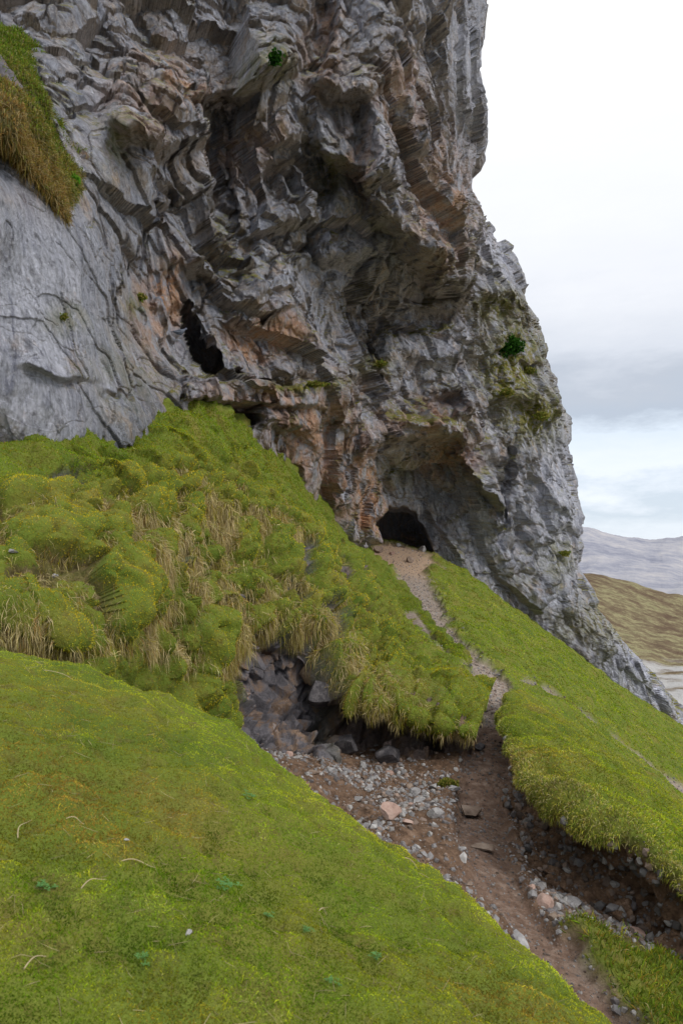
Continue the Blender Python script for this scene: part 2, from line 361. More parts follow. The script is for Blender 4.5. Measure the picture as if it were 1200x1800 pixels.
hill=grid_obj('hillside_ground',G,M['ground'],{'path':path,'soil':soil,'rock':Z0,'apron':ss(33,37,Y)},flip=True)
tagit(hill,'steep green hillside with a pale stony footpath climbing to the cave and an eroded gully','hillside',kind='structure')
GN=normals(G)

# ================= TERRACE (mossy bank on the left)
rows=[
[(-80,700,10.5),(80,720,11),(220,730,13.5),(340,700,17),(440,755,22),(540,850,29),(610,925,35),(700,1020,33),(850,1205,17)],
[(-80,780,8.8),(80,785,9.5),(220,790,12),(345,740,15.5),(440,786,19),(520,862,24),(603,945,31),(690,1040,29),(850,1208,15)],
[(-80,850,7.5),(80,860,8),(220,850,10),(350,822,13.5),(450,856,16.5),(540,927,20),(625,1005,24),(705,1090,23),(855,1218,14)],
[(-80,930,6.3),(80,940,6.8),(230,930,8.5),(370,900,12),(470,930,14.5),(560,1000,16.5),(640,1080,18.5),(725,1145,17.2),(858,1228,13)],
[(-80,1020,5.6),(80,1030,6),(230,1030,7.5),(370,1010,10.5),(470,1030,12.5),(555,1080,13.5),(635,1160,14),(730,1195,13.3),(856,1240,12.3)],
[(-80,1090,5.4),(80,1100,5.8),(220,1110,7.1),(350,1120,9.6),(450,1125,11.2),(540,1140,12),(610,1215,11.5),(715,1248,11.0),(838,1288,10.8)],
[(-80,1150,5.4),(80,1160,5.8),(220,1180,7.1),(350,1200,9.7),(450,1205,11.3),(540,1215,12.1),(610,1262,12.1),(715,1290,11.8),(825,1330,11.4)],
[(-80,1220,5.4),(80,1240,5.8),(220,1270,7.0),(350,1290,9.3),(450,1300,10.4),(540,1320,10.9),(620,1350,11.0),(720,1370,10.9),(820,1388,10.6)],
[(-80,1320,5.3),(80,1340,5.7),(220,1370,6.8),(350,1390,9),(450,1390,10.2),(540,1400,10.8),(620,1430,10.8),(720,1450,10.7),(820,1470,10.4)]]
nr,nc=680,680
TB=loft(WL(rows),nr,nc); TN=normals(TB,np.array([.2,-.6,.6]))
vv=np.linspace(0,8,nr)[:,None]+0*TB[...,0]; uu=np.linspace(0,8,nc)[None]+0*TB[...,0]
tpx,tpy=proj(TB)
def domes(S,s,rad=.78,wp=.3):
    q=TB*np.array(S); q=q+wp*np.stack([fbm(q*.8,3,5+s),fbm(q*.8,3,6+s),fbm(q*.8,3,7+s)],-1)*1.6
    f1,f2,id_,_=voro(q,s); return np.sqrt(np.clip(1-(f1/rad)**2,0,1)+.0001),hsh(id_[...,0],id_[...,1],id_[...,2],s+33)
humA,hidA=domes((1.1,1.1,1.5),220,.70,.5); humB,hidB=domes((2.4,2.4,1.8),200,.74,.5); hum2,_=domes((5,5,3.6),210)
big_=ss(.45,.6,hidA)
hum=np.maximum(humA*big_,humB*(.3+.7*hidB)*(1-.5*big_)); hid=np.where(humA*big_>humB*.6,hidA,hidB)
vr_=vv+.7*fbm(TB*1.1,4,55)
thr=5.6-.8*ss(3.3,4.0,uu)*ss(5.6,5.0,uu)-.55*ss(5.0,5.6,uu)
rockm=ss(thr,thr+.2,vr_)*ss(3.4,3.9,uu)
rk2=blob([(520,1005,26,70,1.1),(568,1100,30,70,1.25),(545,1185,50,50,1.3),(600,990,16,40,1.1),(632,1000,10,25,1.0),(480,1140,30,60,1.15),(430,1190,26,60,1.1),(130,835,60,18,1.3),(330,960,18,40,1.0),(410,1060,16,40,1.0)],tpx,tpy)*(1+1.8*fbm(TB*1.8,4,59))*(1-.6*hum)
rockm=np.maximum(rockm,ss(.42,.6,rk2))
bp=np.array([(722,1085),(738,1110),(765,1148),(800,1175),(830,1192),(858,1208)],float); bd=np.full(tpx.shape,99.)
for a_,b_ in zip(bp[:-1],bp[1:]):
    ab=b_-a_; t_=np.clip(((tpx-a_[0])*ab[0]+(tpy-a_[1])*ab[1])/(ab@ab),0,1); bd=np.minimum(bd,np.hypot(tpx-a_[0]-t_*ab[0],(tpy-a_[1]-t_*ab[1])*1.3))
tpath=ss(17,10,bd+4*fbm(TB*1.6,3,64))*(uu>5.5)
rockm=rockm*(1-tpath)
soilm=ss(5.2,6.0,uu+.5*fbm(TB*1.1,3,56))*rockm
grassm=(1-rockm)*(1-tpath)
hm=ss(1.4,2.5,vv+.7*fbm(TB*.8,2,57))*grassm*(1-.75*ss(6.3,7.2,uu))
o5,e5,i5=facet(TB,(.5,.5,.7),61,.6,rot(.2,0)); o6,e6,i6=facet(TB,(.2,.2,.22),71,.5)
rgh=fbm(TB*2.2,4,66)
dsp=hm*(.54*hum+.14*hum2+.12*rgh-.30)+(1-hm)*grassm*(.20*fbm(TB*1.5,4,58)+.16*hum*hid)+.26*fbm(TB*.8,4,63)*ss(1,2,vv)+.04*fbm(TB*5,3,59)
dsp+=rockm*(.36*o5+.14*o6-.24)
dsp*=np.clip(TB[...,1]/8.5,.7,1.35)*(1-.6*tpath)
TB2=TB+TN*dsp[...,None]
terr=grid_obj('grassy_bank',TB2,M['ground'],{'path':tpath,'soil':np.clip(soilm+.6*hm*(hum<.3),0,1)*(1-tpath),'rock':rockm*(1-.5*soilm),'apron':0*uu},flip=False)
tagit(terr,'hummocky mossy bank with hanging dry grass running along the foot of the cliff','bank',kind='structure')
TN2=normals(TB2,np.array([.2,-.6,.6]))

# ================= RIGHT BANK
rows=[
[(885,1330,13.1),(888,1430,10.5),(902,1520,8.4),(950,1590,7.4),(1025,1640,6.8),(1095,1700,6.3),(1205,1790,5.8),(1320,1900,5.4)],
[(890,1262,13.3),(893,1360,10.7),(908,1455,8.6),(960,1522,7.6),(1035,1578,7.0),(1105,1628,6.5),(1208,1712,6.0),(1320,1810,5.6)],
[(896,1248,13.5),(904,1325,11.2),(925,1400,9.2),(975,1458,8.1),(1045,1505,7.5),(1112,1558,7.0),(1205,1640,6.4),(1320,1750,5.9)],
[(892,1232,13.4),(893,1284,11.0),(905,1340,8.8),(948,1388,7.55),(1022,1430,6.95),(1100,1482,6.55),(1205,1568,6.1),(1320,1685,5.7)],
[(898,1226,14),(912,1254,12.5),(942,1290,10.6),(990,1330,9.3),(1062,1372,8.5),(1130,1428,7.9),(1230,1514,7.3),(1340,1640,6.8)],
[(910,1230,15),(960,1262,14),(1010,1294,13),(1060,1334,12),(1120,1376,11.3),(1180,1426,10.7),(1270,1501,9.8),(1380,1620,9)],
[(925,1262,16.5),(1000,1310,16),(1070,1355,15.5),(1130,1400,15),(1190,1440,14.5),(1260,1500,14),(1360,1580,13),(1480,1700,12)]]
RB=loft(WL(rows),400,460); RN=normals(RB,np.array([-.3,-.5,.6]))
vr=np.linspace(0,6,400)[:,None]+0*RB[...,0]; ur=np.linspace(0,7,460)[None]+0*RB[...,0]
face=ss(2.98,2.75,vr+.6*fbm(RB*1.8,4,65))
o7,e7,i7=facet(RB,(.3,.3,.25),81,.5)
rh,_,_,_=voro(RB*1.7,250); rhm=np.sqrt(np.clip(1-(rh/.8)**2,0,1)+1e-4)
dsp=(1-face)*(.14*fbm(RB*1.6,4,66)+.06*fbm(RB*5,3,67)+.18*rhm)+face*(.16*fbm(RB*1.5,4,68)+.17*o7+.06*fbm(RB*8,3,69)-.10)
RB2=RB+RN*dsp[...,None]
bank=grid_obj('eroded_bank',RB2,M['ground'],{'path':0*ur,'soil':face,'rock':0*ur,'apron':0*ur},flip=True)
tagit(bank,'turf bank on the right of the path with a bare brown eroded soil face','bank',kind='structure')
RN2=normals(RB2,np.array([-.3,-.5,.6]))

# ================= FOREGROUND BANK
E=WL([[(-120,1128,5.5),(100,1165,5.0),(290,1222,4.8),(430,1292,4.6),(560,1392,4.2),(700,1492,3.8),(820,1583,3.4),(935,1690,3.1),(1065,1805,2.8),(1200,1980,2.5)]])[0]
xn=np.array([-3.1,-2.2,-1.5,-1.0,-.5,0,.45,.85,1.25,1.6]); Nn=np.stack([xn,0*xn+.2,-1.5-.36*xn],-1)
rws=[Nn]
for t,b in ((.3,.05),(.6,.09),(.85,.06)): 
    r=Nn*(1-t)+E*t; r[:,2]+=b; rws.append(r)
rws.append(E)
out=np.array([.55,.75,0])
rws.append(E+out*.25+np.array([0,0,-.28])); rws.append(E+out*.45+np.array([0,0,-.85])); rws.append(E+out*.5+np.array([0,0,-1.8]))
FG=loft(np.array(rws),500,500); FN=normals(FG,np.array([0,0,1]))
mound=fbm(FG*11,4,103)
FG2=FG+FN*(.07*fbm(FG*1.4,3,101)+.05*fbm(FG*4,3,102)+.034*mound)[...,None]
zf=0*FG[...,0]
fg=grid_obj('foreground_bank',FG2,M['ground'],{'path':zf,'soil':zf,'rock':zf,'apron':zf},flip=False)
tagit(fg,'smooth rounded mound of short mossy turf in the foreground','bank',kind='structure')
FN2=normals(FG2)

# ================= GRASSY LEDGE upper left
rows=[[(-60,10,14),(30,62,14.5),(80,95,15),(125,150,15.5),(150,225,15.5)],
[(-60,60,12.2),(20,92,12.8),(72,135,13.4),(115,195,14.2),(142,255,14.6)],
[(-60,125,10.5),(15,150,11),(65,195,11.8),(108,255,12.6),(136,310,13.2)],
[(-60,185,9),(8,212,9.2),(50,275,9.9),(92,335,10.5),(122,392,11.2)],
[(-60,222,9.3),(8,250,9.6),(50,310,10.2),(90,360,10.9),(116,402,11.6)],
[(-60,240,10.3),(8,270,10.6),(50,320,11.2),(90,370,11.9),(114,408,12.4)]]
LB=loft(WL(rows),200,200); LN=normals(LB,np.array([.3,-.5,.6]))
lo_,_,_=facet(LB,(.7,.7,.9),91,.4)
lrock=ss(.22,.4,fbm(LB*.9,3,113))
LB2=LB+LN*(.30*fbm(LB*1.2,4,111)+.09*fbm(LB*5,3,112)+.4*lo_*lrock)[...,None]
lg=grid_obj('grassy_ledge',LB2,M['ground'],{'path':0*LB[...,0],'soil':.6+0*LB[...,0],'rock':lrock,'apron':0*LB[...,0]})
tagit(lg,'steep grassy ledge with brown dead grass high on the left of the cliff','ledge',kind='structure')
LN2=normals(LB2,np.array([.3,-.5,.6])); vl=np.linspace(0,5,200)[:,None]+0*LB[...,0]

# ================= GRASS
def sample(P,N,wt,n,jit=1):
    cell=wt[:-1,:-1].ravel(); a=np.linalg.norm(np.cross(P[1:,:-1]-P[:-1,:-1],P[:-1,1:]-P[:-1,:-1]),axis=-1).ravel()
    w=cell*a; c=np.cumsum(w); c/=c[-1]; k=np.searchsorted(c,rng.random(n)); k=np.minimum(k,len(w)-1)
    i,j=np.unravel_index(k,(P.shape[0]-1,P.shape[1]-1)); u=rng.random((n,1));v=rng.random((n,1))
    p=P[i,j]*(1-u)*(1-v)+P[i,j+1]*u*(1-v)+P[i+1,j]*(1-u)*v+P[i+1,j+1]*u*v
    return p,N[i,j],i,j
def blades(name,p,dirn,h,w,droop,col,tip=1.25,root=.6):
    n=len(p); h=h[:,None]
    rnd=rng.normal(size=(n,3)); side=np.cross(dirn,rnd); side/=np.linalg.norm(side,axis=1,keepdims=True)+1e-9
    side=side*w[:,None]*.5
    m=p+dirn*h*.55; dd=droop[:,None]*np.array([0,0,-1.]); tp=m+(dirn*(1-np.clip(droop,0,1))[:,None]*.6+dd*.6)*h+rng.normal(size=(n,3))*h*.08
    V=np.stack([p-side,p+side,m+side*.8,m-side*.8,tp],1).reshape(-1,3)
    b=np.arange(n)[:,None]*5
    L=np.concatenate([b+0,b+1,b+2,b+3,b+3,b+2,b+4],1).ravel()
    st=(np.arange(n)[:,None]*7+np.array([0,4])).ravel(); tot=np.tile([4,3],n)
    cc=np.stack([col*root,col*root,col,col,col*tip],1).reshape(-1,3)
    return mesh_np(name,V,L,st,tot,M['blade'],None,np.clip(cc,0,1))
def dirs(N,a,up,r):
    d=N*a+np.array([0,0,up])+rng.normal(size=N.shape)*r; return d/np.linalg.norm(d,axis=1,keepdims=True)
GREEN=np.array([.175,.35,.014]);YEL=np.array([.52,.51,.028]);OL=np.array([.34,.28,.033]);STR=np.array([.70,.58,.33]);RUST=np.array([.42,.20,.05]);DKG=np.array([.045,.12,.012]);ORM=np.array([.68,.45,.025])
def pal(ws,mixv=.5,var=.25):
    cols=np.array([c for c,_ in ws]); w=np.stack([np.clip(x,0,9)+0*ws[0][1] for _,x in ws],1); w/=w.sum(1,keepdims=True)
    k=(rng.random((len(w),1))>np.cumsum(w,1)).sum(1).clip(0,len(cols)-1)
    soft=w@cols
    c=mixv*cols[k]+(1-mixv)*soft
    return c*(1+var*rng.normal(size=(len(w),1))).clip(.4,1.8)
vf=np.linspace(0,7,500)[:,None]+0*FG[...,0]
wt=(1/np.clip(np.linalg.norm(FG,axis=-1),1.4,9)**1.6)*ss(6.2,5.0,vf)*(FG[...,1]>1.0)
n=460000; p,nn,i,j=sample(FG2,FN2,wt,n)
big=fbm(p*1.3,4,121)*2.2; md=fbm(p*4.5,3,122)*1.7; sm=mound[i,j]*1.8; edge_=ss(2.0,3.8,vf[i,j])
c=pal([(GREEN,.6+2.2*np.clip(big+.05,0,1)+.6*np.clip(-sm,0,1)),(YEL,.22+1.2*np.clip(-md,0,1)+1.7*edge_+.7*np.clip(sm,0,1)),(OL,.25+1.8*np.clip(-big,0,1)),(STR,.02+.2*(md>.6)),(RUST,.03+4.6*np.clip(-big-.1,0,1)*np.clip(md+.6,0,1)*(1-.7*edge_)),(DKG,.45+1.5*np.clip(-sm-.1,0,1)*(1-.8*edge_)+1.4*np.clip(big-.2,0,1)*(1-edge_))],.3,.18)
c*=(1+.45*sm+.2*md)[:,None].clip(.4,1.6)*(.88+.28*edge_)[:,None]
h=rng.uniform(.004,.011,n)*(1+1.8*(md>.3)*(rng.random(n)<.12))
w_=rng.uniform(.0022,.0045,n); lit=rng.random(n)<.0045
dr=dirs(nn,.6,.3,.65); fl=rng.normal(size=(n,3)); fl-=nn*(fl*nn).sum(1,keepdims=True); fl/=np.linalg.norm(fl,axis=1,keepdims=True)
dr=np.where(lit[:,None],fl*.97+nn*.15,dr); h=np.where(lit,rng.uniform(.02,.08,n),h); w_=np.where(lit,.0020,w_); p=p+nn*np.where(lit,.007,0)[:,None]; c=np.where(lit[:,None],STR*rng.uniform(.35,.8,(n,1)),c)
g=blades('short_turf',p,dr,h,w_,np.where(lit,0,rng.uniform(0,.7,n)),c)
tagit(g,'short mossy green and yellow turf covering the foreground mound','grass',kind='stuff')
wtd=1/np.clip(TB[...,1],5,40)**1.7*(TB[...,1]<36)*(vv>.4)
n=280000; p,nn,i,j=sample(TB2,TN2,wtd*grassm**2*(.12+ss(.1,.6,hum)+(1-hm)),n)
hh_=hum[i,j]; big=fbm(p*.8,3,131)*1.8; md=fbm(p*2.5,3,132)*1.7; low=hm[i,j]; id_=hid[i,j]
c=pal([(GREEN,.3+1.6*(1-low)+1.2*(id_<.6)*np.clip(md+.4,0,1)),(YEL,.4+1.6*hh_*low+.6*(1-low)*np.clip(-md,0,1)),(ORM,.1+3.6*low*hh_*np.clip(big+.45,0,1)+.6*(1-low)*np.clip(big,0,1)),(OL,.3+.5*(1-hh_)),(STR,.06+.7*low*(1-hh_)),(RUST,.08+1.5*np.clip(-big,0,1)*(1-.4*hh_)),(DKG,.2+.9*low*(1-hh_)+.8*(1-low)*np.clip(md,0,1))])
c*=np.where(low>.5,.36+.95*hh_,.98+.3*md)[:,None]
h=rng.uniform(.010,.030,n)*np.clip(p[:,1]/9,.8,1.8)
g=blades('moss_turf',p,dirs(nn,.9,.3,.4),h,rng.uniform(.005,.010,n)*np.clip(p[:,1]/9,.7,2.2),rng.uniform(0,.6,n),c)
tagit(g,'green and orange moss and short grass on the hummocks below the cliff','moss',kind='stuff')
steep=ss(.8,.45,TN2[...,2])
hang=ss(1.8,2.8,vv+.5*fbm(TB*.9,3,141))*ss(thr+.3,thr-.1,vr_)*(.04+ss(-.1,.25,fbm(TB*np.array([2.2,2.2,1.2]),3,143)))*ss(.7,.3,hum)*(1-.6*ss(5.6,6.3,uu))*(.25+.75*steep)
hang*=.4+1.6*ss(1.8,2.8,uu)*ss(5.8,5.2,uu)
hang+=.4*ss(thr-.4,thr-.15,vr_)*ss(thr+.2,thr,vr_)*(.15+ss(-.1,.3,fbm(TB*1.5,3,145)))
n=125000; p,nn,i,j=sample(TB2,TN2,wtd*np.clip(hang,0,1.6)*ss(.6,.2,rockm),n)
md=fbm(p*2,3,144)*1.6
c=pal([(STR,1.3+md),(np.array([.56,.46,.19]),.8),(OL,.45),(YEL*.8,.3),(RUST,.18)],.8)*rng.uniform(.6,1.08,(n,1))
h=rng.uniform(.08,.30,n)*np.clip(p[:,1]/10,.6,1.2)*(1-.45*ss(5.6,6.3,uu[i,j]))
g=blades('dry_hanging_grass',p,dirs(nn,.5,-.5,.22),h,rng.uniform(.004,.008,n)*np.clip(p[:,1]/9,.7,2),rng.uniform(.7,1.1,n),c,1.1,.7)
tagit(g,'long straw coloured dry grass hanging down the mossy bank','dry grass',kind='stuff')
pm=np.clip(path*1.5,0,1); wm=(1-pm)*(1-soil)/np.clip(G[...,1],4,60)**1.5
ppx,ppy=proj(G)
wm=wm*(ppx<1260)
n=220000; p,nn,i,j=sample(G,GN,wm,n)
big=fbm(p*.5,3,151)*1.8; md=fbm(p*1.7,4,152)*1.9; nr_=(p[:,1]<8)
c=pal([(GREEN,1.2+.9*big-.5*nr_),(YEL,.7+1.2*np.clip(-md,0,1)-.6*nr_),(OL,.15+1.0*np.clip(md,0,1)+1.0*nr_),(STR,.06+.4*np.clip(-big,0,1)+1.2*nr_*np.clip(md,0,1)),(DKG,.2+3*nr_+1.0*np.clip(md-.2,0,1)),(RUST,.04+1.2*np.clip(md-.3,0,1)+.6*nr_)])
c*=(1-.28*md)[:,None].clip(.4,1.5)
h=rng.uniform(.02,.045,n)*np.clip(p[:,1]/14,.9,2.0)*(1+1.6*nr_)
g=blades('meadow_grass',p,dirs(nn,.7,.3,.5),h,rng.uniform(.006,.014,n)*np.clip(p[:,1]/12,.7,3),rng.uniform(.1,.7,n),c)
tagit(g,'short green grass on the steep slope either side of the footpath','grass',kind='stuff')
wr=(1-face)*ss(5.9,5.2,vr)/np.clip(RB[...,1],5,30)**1.5
n=120000; p,nn,i,j=sample(RB2,RN2,wr,n); big=fbm(p*.8,3,161)*1.6; md=fbm(p*3,3,162)*1.7; lipn=ss(3.6,3.0,vr[i,j])
c=pal([(GREEN,.7+.8*big),(YEL,.9-.6*md),(OL,.3+.6*np.clip(md,0,1)),(STR,.10+.7*lipn),(RUST,.08+.4*np.clip(-big,0,1)),(DKG,.2+.8*np.clip(md,0,1))])*(1-.25*md)[:,None].clip(.4,1.5)
g=blades('bank_grass',p,dirs(nn,.7,.1,.5),rng.uniform(.015,.04,n)*(1+1.0*lipn),rng.uniform(.005,.009,n),rng.uniform(.2,.6,n)+.3*lipn,c)
tagit(g,'yellow green grass topping the eroded bank right of the path','grass',kind='stuff')
n=48000; p,nn,i,j=sample(LB2,LN2,(ss(4.4,3.8,vl)+.02)*(1-.95*lrock),n); v_=vl[i,j]; big=fbm(p*.9,3,171)
gr_=ss(2.8,1.2,v_+1.4*big)
c=pal([(GREEN,.1+1.2*gr_),(DKG,.2+1.2*gr_),(STR*.7,.45+.5*(1-gr_)),(RUST*.8,.12+1.1*(1-gr_)),(OL,.7+0*gr_)])*.8
g=blades('ledge_grass',p,dirs(nn,.6,-.1,.35),rng.uniform(.06,.22,n),rng.uniform(.008,.014,n),rng.uniform(.5,1.1,n),c,1.1)
tagit(g,'green and rusty brown grass hanging over the high left ledge','grass',kind='stuff')

# ================= STONES
import bmesh
def stone_template(seed,sub,flat=1.0,cuts=14):
    r=np.random.default_rng(seed); bm=bmesh.new(); bmesh.ops.create_icosphere(bm,subdivisions=sub,radius=1)
    V=np.array([v.co[:] for v in bm.verts]); Fc=np.array([[v.index for v in f.verts] for f in bm.faces]); bm.free()
    for k in range(cuts):
        d=r.normal(size=3); d/=np.linalg.norm(d); h=r.uniform(.45,.8); ex=np.maximum(V@d-h,0); V=V-ex[:,None]*d
    V=V+.03*np.stack([fbm(V*3,3,seed),fbm(V*3,3,seed+5),fbm(V*3,3,seed+9)],-1)
    V*=np.array([1,r.uniform(.6,.9),r.uniform(.45,.75)*flat]); V/=np.abs(V[:,0]).max()
    return V,Fc
def stone_mesh(name,seed,mat,flat=1.0,scale=(1,1,1),sub=4):
    V,Fc=stone_template(seed,sub,flat); V=V*np.array(scale); me=bpy.data.meshes.new(name); me.from_pydata(V.tolist(),[],Fc.tolist()); me.materials.append(mat)
    return me
def gravel(name,p,s,cols,nt=6):
    Vs=[];Ls=[];Cs=[];o=0
    tm=[stone_template(300+k,1,cuts=7) for k in range(nt)]
    which=rng.integers(0,nt,len(p))
    for k in range(nt):
        m=which==k; n=m.sum(); V,Fc=tm[k]
        a=rng.normal(size=(n,3)); a/=np.linalg.norm(a,axis=1,keepdims=True); b=np.cross(a,rng.normal(size=(n,3))); b/=np.linalg.norm(b,axis=1,keepdims=True); c=np.cross(a,b)
        R=np.stack([a,b,c],1)
        VV=np.einsum('vk,nkj->nvj',V,R)*s[m][:,None,None]+p[m][:,None]
        Vs.append(VV.reshape(-1,3)); Ls.append((Fc[None]+(np.arange(n)*len(V))[:,None,None]+o).reshape(-1,3)); Cs.append(np.repeat(cols[m],len(V),0)); o+=n*len(V)
    L=np.concatenate(Ls); n=len(L)
    return mesh_np(name,np.concatenate(Vs),L.ravel(),np.arange(n)*3,np.full(n,3),M['gravel'],None,np.concatenate(Cs))
GC=np.array([(.24,.235,.24),(.35,.34,.33),(.17,.16,.165),(.27,.20,.16),(.13,.095,.075),(.46,.45,.44)])
ws=(scree*(.15+ss(-.2,.3,fbm(G*1.2,3,181)))*(1-gr)+.10*soil*(1-gr)*(1-path))/np.clip(G[...,1],4,12)
n=19000; p,nn,i,j=sample(G,GN,ws*(ppx>420)*(ppx<1250),n); sz=.008+.045*rng.random(n)**4.4
g=gravel('scree_gravel',p,sz,GC[rng.choice(6,n,p=[.27,.18,.2,.16,.12,.07])]*rng.uniform(.75,1.2,(n,1))); tagit(g,'loose broken grey rubble filling the gully beside the path','rubble',kind='stuff')
n=8000; p,nn,i,j=sample(G,GN,path*(ppx<1250)/np.clip(G[...,1],4,50)**1.2,n); sz=(.005+.020*rng.random(n)**3.5)*np.clip(p[:,1]/8,.8,2.0)
g=gravel('path_gravel',p,sz,GC[rng.integers(0,5,n)]*rng.uniform(.7,1.1,(n,1))*np.where(p[:,1:2]>13,1.15,.75)); tagit(g,'small gravel scattered along the trodden footpath','gravel',kind='stuff')
n=4500; p,nn,i,j=sample(RB2,RN2,face*ss(.3,1,vr),n); sz=.008+.06*rng.random(n)**4
g=gravel('bank_rubble',p,sz,GC[rng.integers(0,5,n)]*.9*rng.uniform(.5,1.1,(n,1))); tagit(g,'pebbles embedded in the bare soil face of the right bank','rubble',kind='stuff')
def at(grid,px,py):
    P_,N_=grid; a,b=proj(P_); m=(a-px)**2+(b-py)**2+np.where(P_[...,1]>0,0,1e9); 
    k=np.unravel_index(np.argmin(m),m.shape)
    cand=np.argwhere(m<16)
    if len(cand):
        dd=P_[cand[:,0],cand[:,1],1]; k=tuple(cand[np.argmin(dd)])
    return P_[k],N_[k]
HG=(G,GN);TG=(TB2,TN2);FGG=(FG2,FN2);RG=(RB2,RN2)
def place(me,name,grid,px,py,size,rot,label,cat,group=None,sink=.25,scl=None):
    p,n_=at(grid,px,py); o=bpy.data.objects.new(name,me); COL.objects.link(o)
    o.location=(p[0],p[1],p[2]+size*sink); o.scale=scl or (size,)*3; o.rotation_euler=rot
    return tagit(o,label,cat,group)
R_=lambda:(random.uniform(-.3,.3),random.uniform(-.3,.3),random.uniform(0,6.3))
place(stone_mesh('stone_slab',501,M['pink'],.5,(1,.95,1)),'stone_slab',HG,686,1438,.16,(1.0,.2,.3),'flat pinkish slab tilted up in the middle of the scree','stone',sink=.5)
place(stone_mesh('stone_block',502,M['brown'],.6),'stone_block',HG,826,1432,.23,(.1,.05,1.3),'squared brown flat topped block set at the left edge of the path','stone',sink=.35)
place(stone_mesh('stone_slab',503,M['brown'],.4),'stone_slab',HG,850,1492,.15,(.1,.1,.3),'low flat brown slab lying in the path below the squared block','stone',sink=.2)
place(stone_mesh('boulder',504,M['brown'],1),'boulder',HG,1030,1575,.19,(.2,.1,.5),'brown boulder resting under the soil face of the right bank','boulder',sink=.4)
place(stone_mesh('stone',505,M['pink'],.9),'stone',HG,718,1445,.09,(.2,.4,1.5),'pinkish angular stone right of the tilted slab','stone')
place(stone_mesh('boulder',506,M['dark'],1.2),'boulder',TG,685,1318,.30,(.1,.1,.4),'black angular boulder sticking out below the overhanging turf lobe','boulder',sink=-.3)
place(stone_mesh('boulder',507,M['dark'],1.1),'boulder',TG,610,1300,.26,(.3,.1,2.4),'dark rock left of the black boulder under the turf lobe','boulder',sink=-.2)
place(stone_mesh('boulder',508,M['dark'],1.2),'boulder',TG,560,1215,.3,(.3,.5,1.4),'dark wet rock projecting from the mossy bank above the gully','boulder',sink=-.3)
place(stone_mesh('stone',509,M['stone'],.8),'stone',TG,24,968,.06,(.3,.1,1.4),'grey stone half buried in moss at the left edge','stone')
place(stone_mesh('pebble',510,M['stone'],.9),'pebble',FGG,333,1642,.016,(.3,.1,1.4),'single pale pebble lying on the foreground turf','pebble')
place(stone_mesh('pebble',511,M['stone'],.9),'pebble',FGG,226,1478,.011,(.3,.1,.4),'tiny pale pebble on the foreground turf above the larger pebble','pebble',sink=1)
place(stone_mesh('pebble',512,M['stone'],.9),'pebble',TG,95,1011,.035,(.3,.1,.4),'rounded whitish pebble on the moss near the left edge','pebble')
place(stone_mesh('stone',513,M['stone'],1.1),'stone',HG,890,1262,.1,(.3,.1,.4),'grey stone at the narrow gap between the two turf banks','stone')
place(stone_mesh('stone',514,M['dark'],1.1),'stone',HG,845,1315,.12,(.3,.1,.9),'dark stone at the foot of the turf lobe beside the path','stone')
for sd,px,py,sz,mt,lb in [(541,668,968,.38,'brown','brown rock at the left side of the main cave mouth'),(542,690,972,.26,'pink','pinkish rock on the bare earth left of centre in the cave mouth'),(543,745,966,.34,'stone','grey rock at the right side of the main cave mouth'),(544,722,985,.24,'brown','brown stone on the bare earth just below the cave mouth'),(545,702,958,.30,'stone','grey rock in the middle of the cave threshold')]:
    place(stone_mesh('cave_rock',sd,M[mt],1.1),'cave_rock',HG,px,py,sz,(.2,.1,sd),lb,'rock',sink=.3)
tmpl=[stone_mesh('loose_stone',520+k,M['stone' if k<5 else ('pink' if k<6 else 'brown')],.85,sub=3) for k in range(8)]
cnt=0
spots=[]
pts_,_,_,_=sample(G,GN,ws*(ppx>500)*(ppx<1180)*(ppy<1760)*(gr<.3),4000)
for p in pts_:
    if cnt>=110: break
    px,py=proj(p); s=random.choice([.035,.04,.045,.05,.06,.075,.09,.11])
    yf=np.interp(px,[430,560,700,820,930,1060],[1290,1390,1490,1580,1690,1805])
    if py>yf-8: continue
    if any((p[0]-a)**2+(p[1]-b)**2<(s+c)**2*1.0 for a,b,c in spots): continue
    spots.append((p[0],p[1],s)); k=random.randrange(8)
    o=bpy.data.objects.new('loose_stone',tmpl[k]); COL.objects.link(o); o.location=(p[0],p[1],p[2]+s*.2); o.scale=(s*random.uniform(.8,1.2),s,s*random.uniform(.7,1.2)); o.rotation_euler=R_()
    kind=('grey','pinkish','brown')[0 if k<5 else 1 if k<6 else 2]
    tagit(o,'loose angular %s stone among the rubble of the gully'%kind,'stone',kind+' stones loose in the gully'); cnt+=1
# ================= PLANTS
def leafmesh(name,n,rad,leaf,cols,flat=.5,seed=0):
    r=np.random.default_rng(seed); c=r.normal(size=(n,3)); c/=np.maximum(1,np.linalg.norm(c,axis=1,keepdims=True)/1.5)
    c*=(.75+.6*np.stack([vn(c*1.4+seed,seed)]*3,-1)); c*=np.array([rad,rad*.5,rad*flat])*.45
    d=r.normal(size=(n,3)); d/=np.linalg.norm(d,axis=1,keepdims=True); sd=np.cross(d,r.normal(size=(n,3))); sd/=np.linalg.norm(sd,axis=1,keepdims=True)
    L_=leaf*r.uniform(.6,1.3,(n,1)); 
    V=np.stack([c,c+d*L_*.5+sd*L_*.38,c+d*L_,c+d*L_*.5-sd*L_*.38],1).reshape(-1,3)
    return mesh_np(name,V,np.arange(4*n),np.arange(n)*4,np.full(n,4),M['blade'],None,np.repeat(cols[r.integers(0,len(cols),n)],4,0)*r.uniform(.7,1.3,(4*n,1)))
IV=np.array([(.04,.13,.02),(.07,.19,.025),(.025,.09,.014)]); TF=np.array([(.20,.21,.04),(.33,.28,.07),(.13,.18,.03)]); LF=np.array([(.08,.24,.02),(.14,.32,.03)])
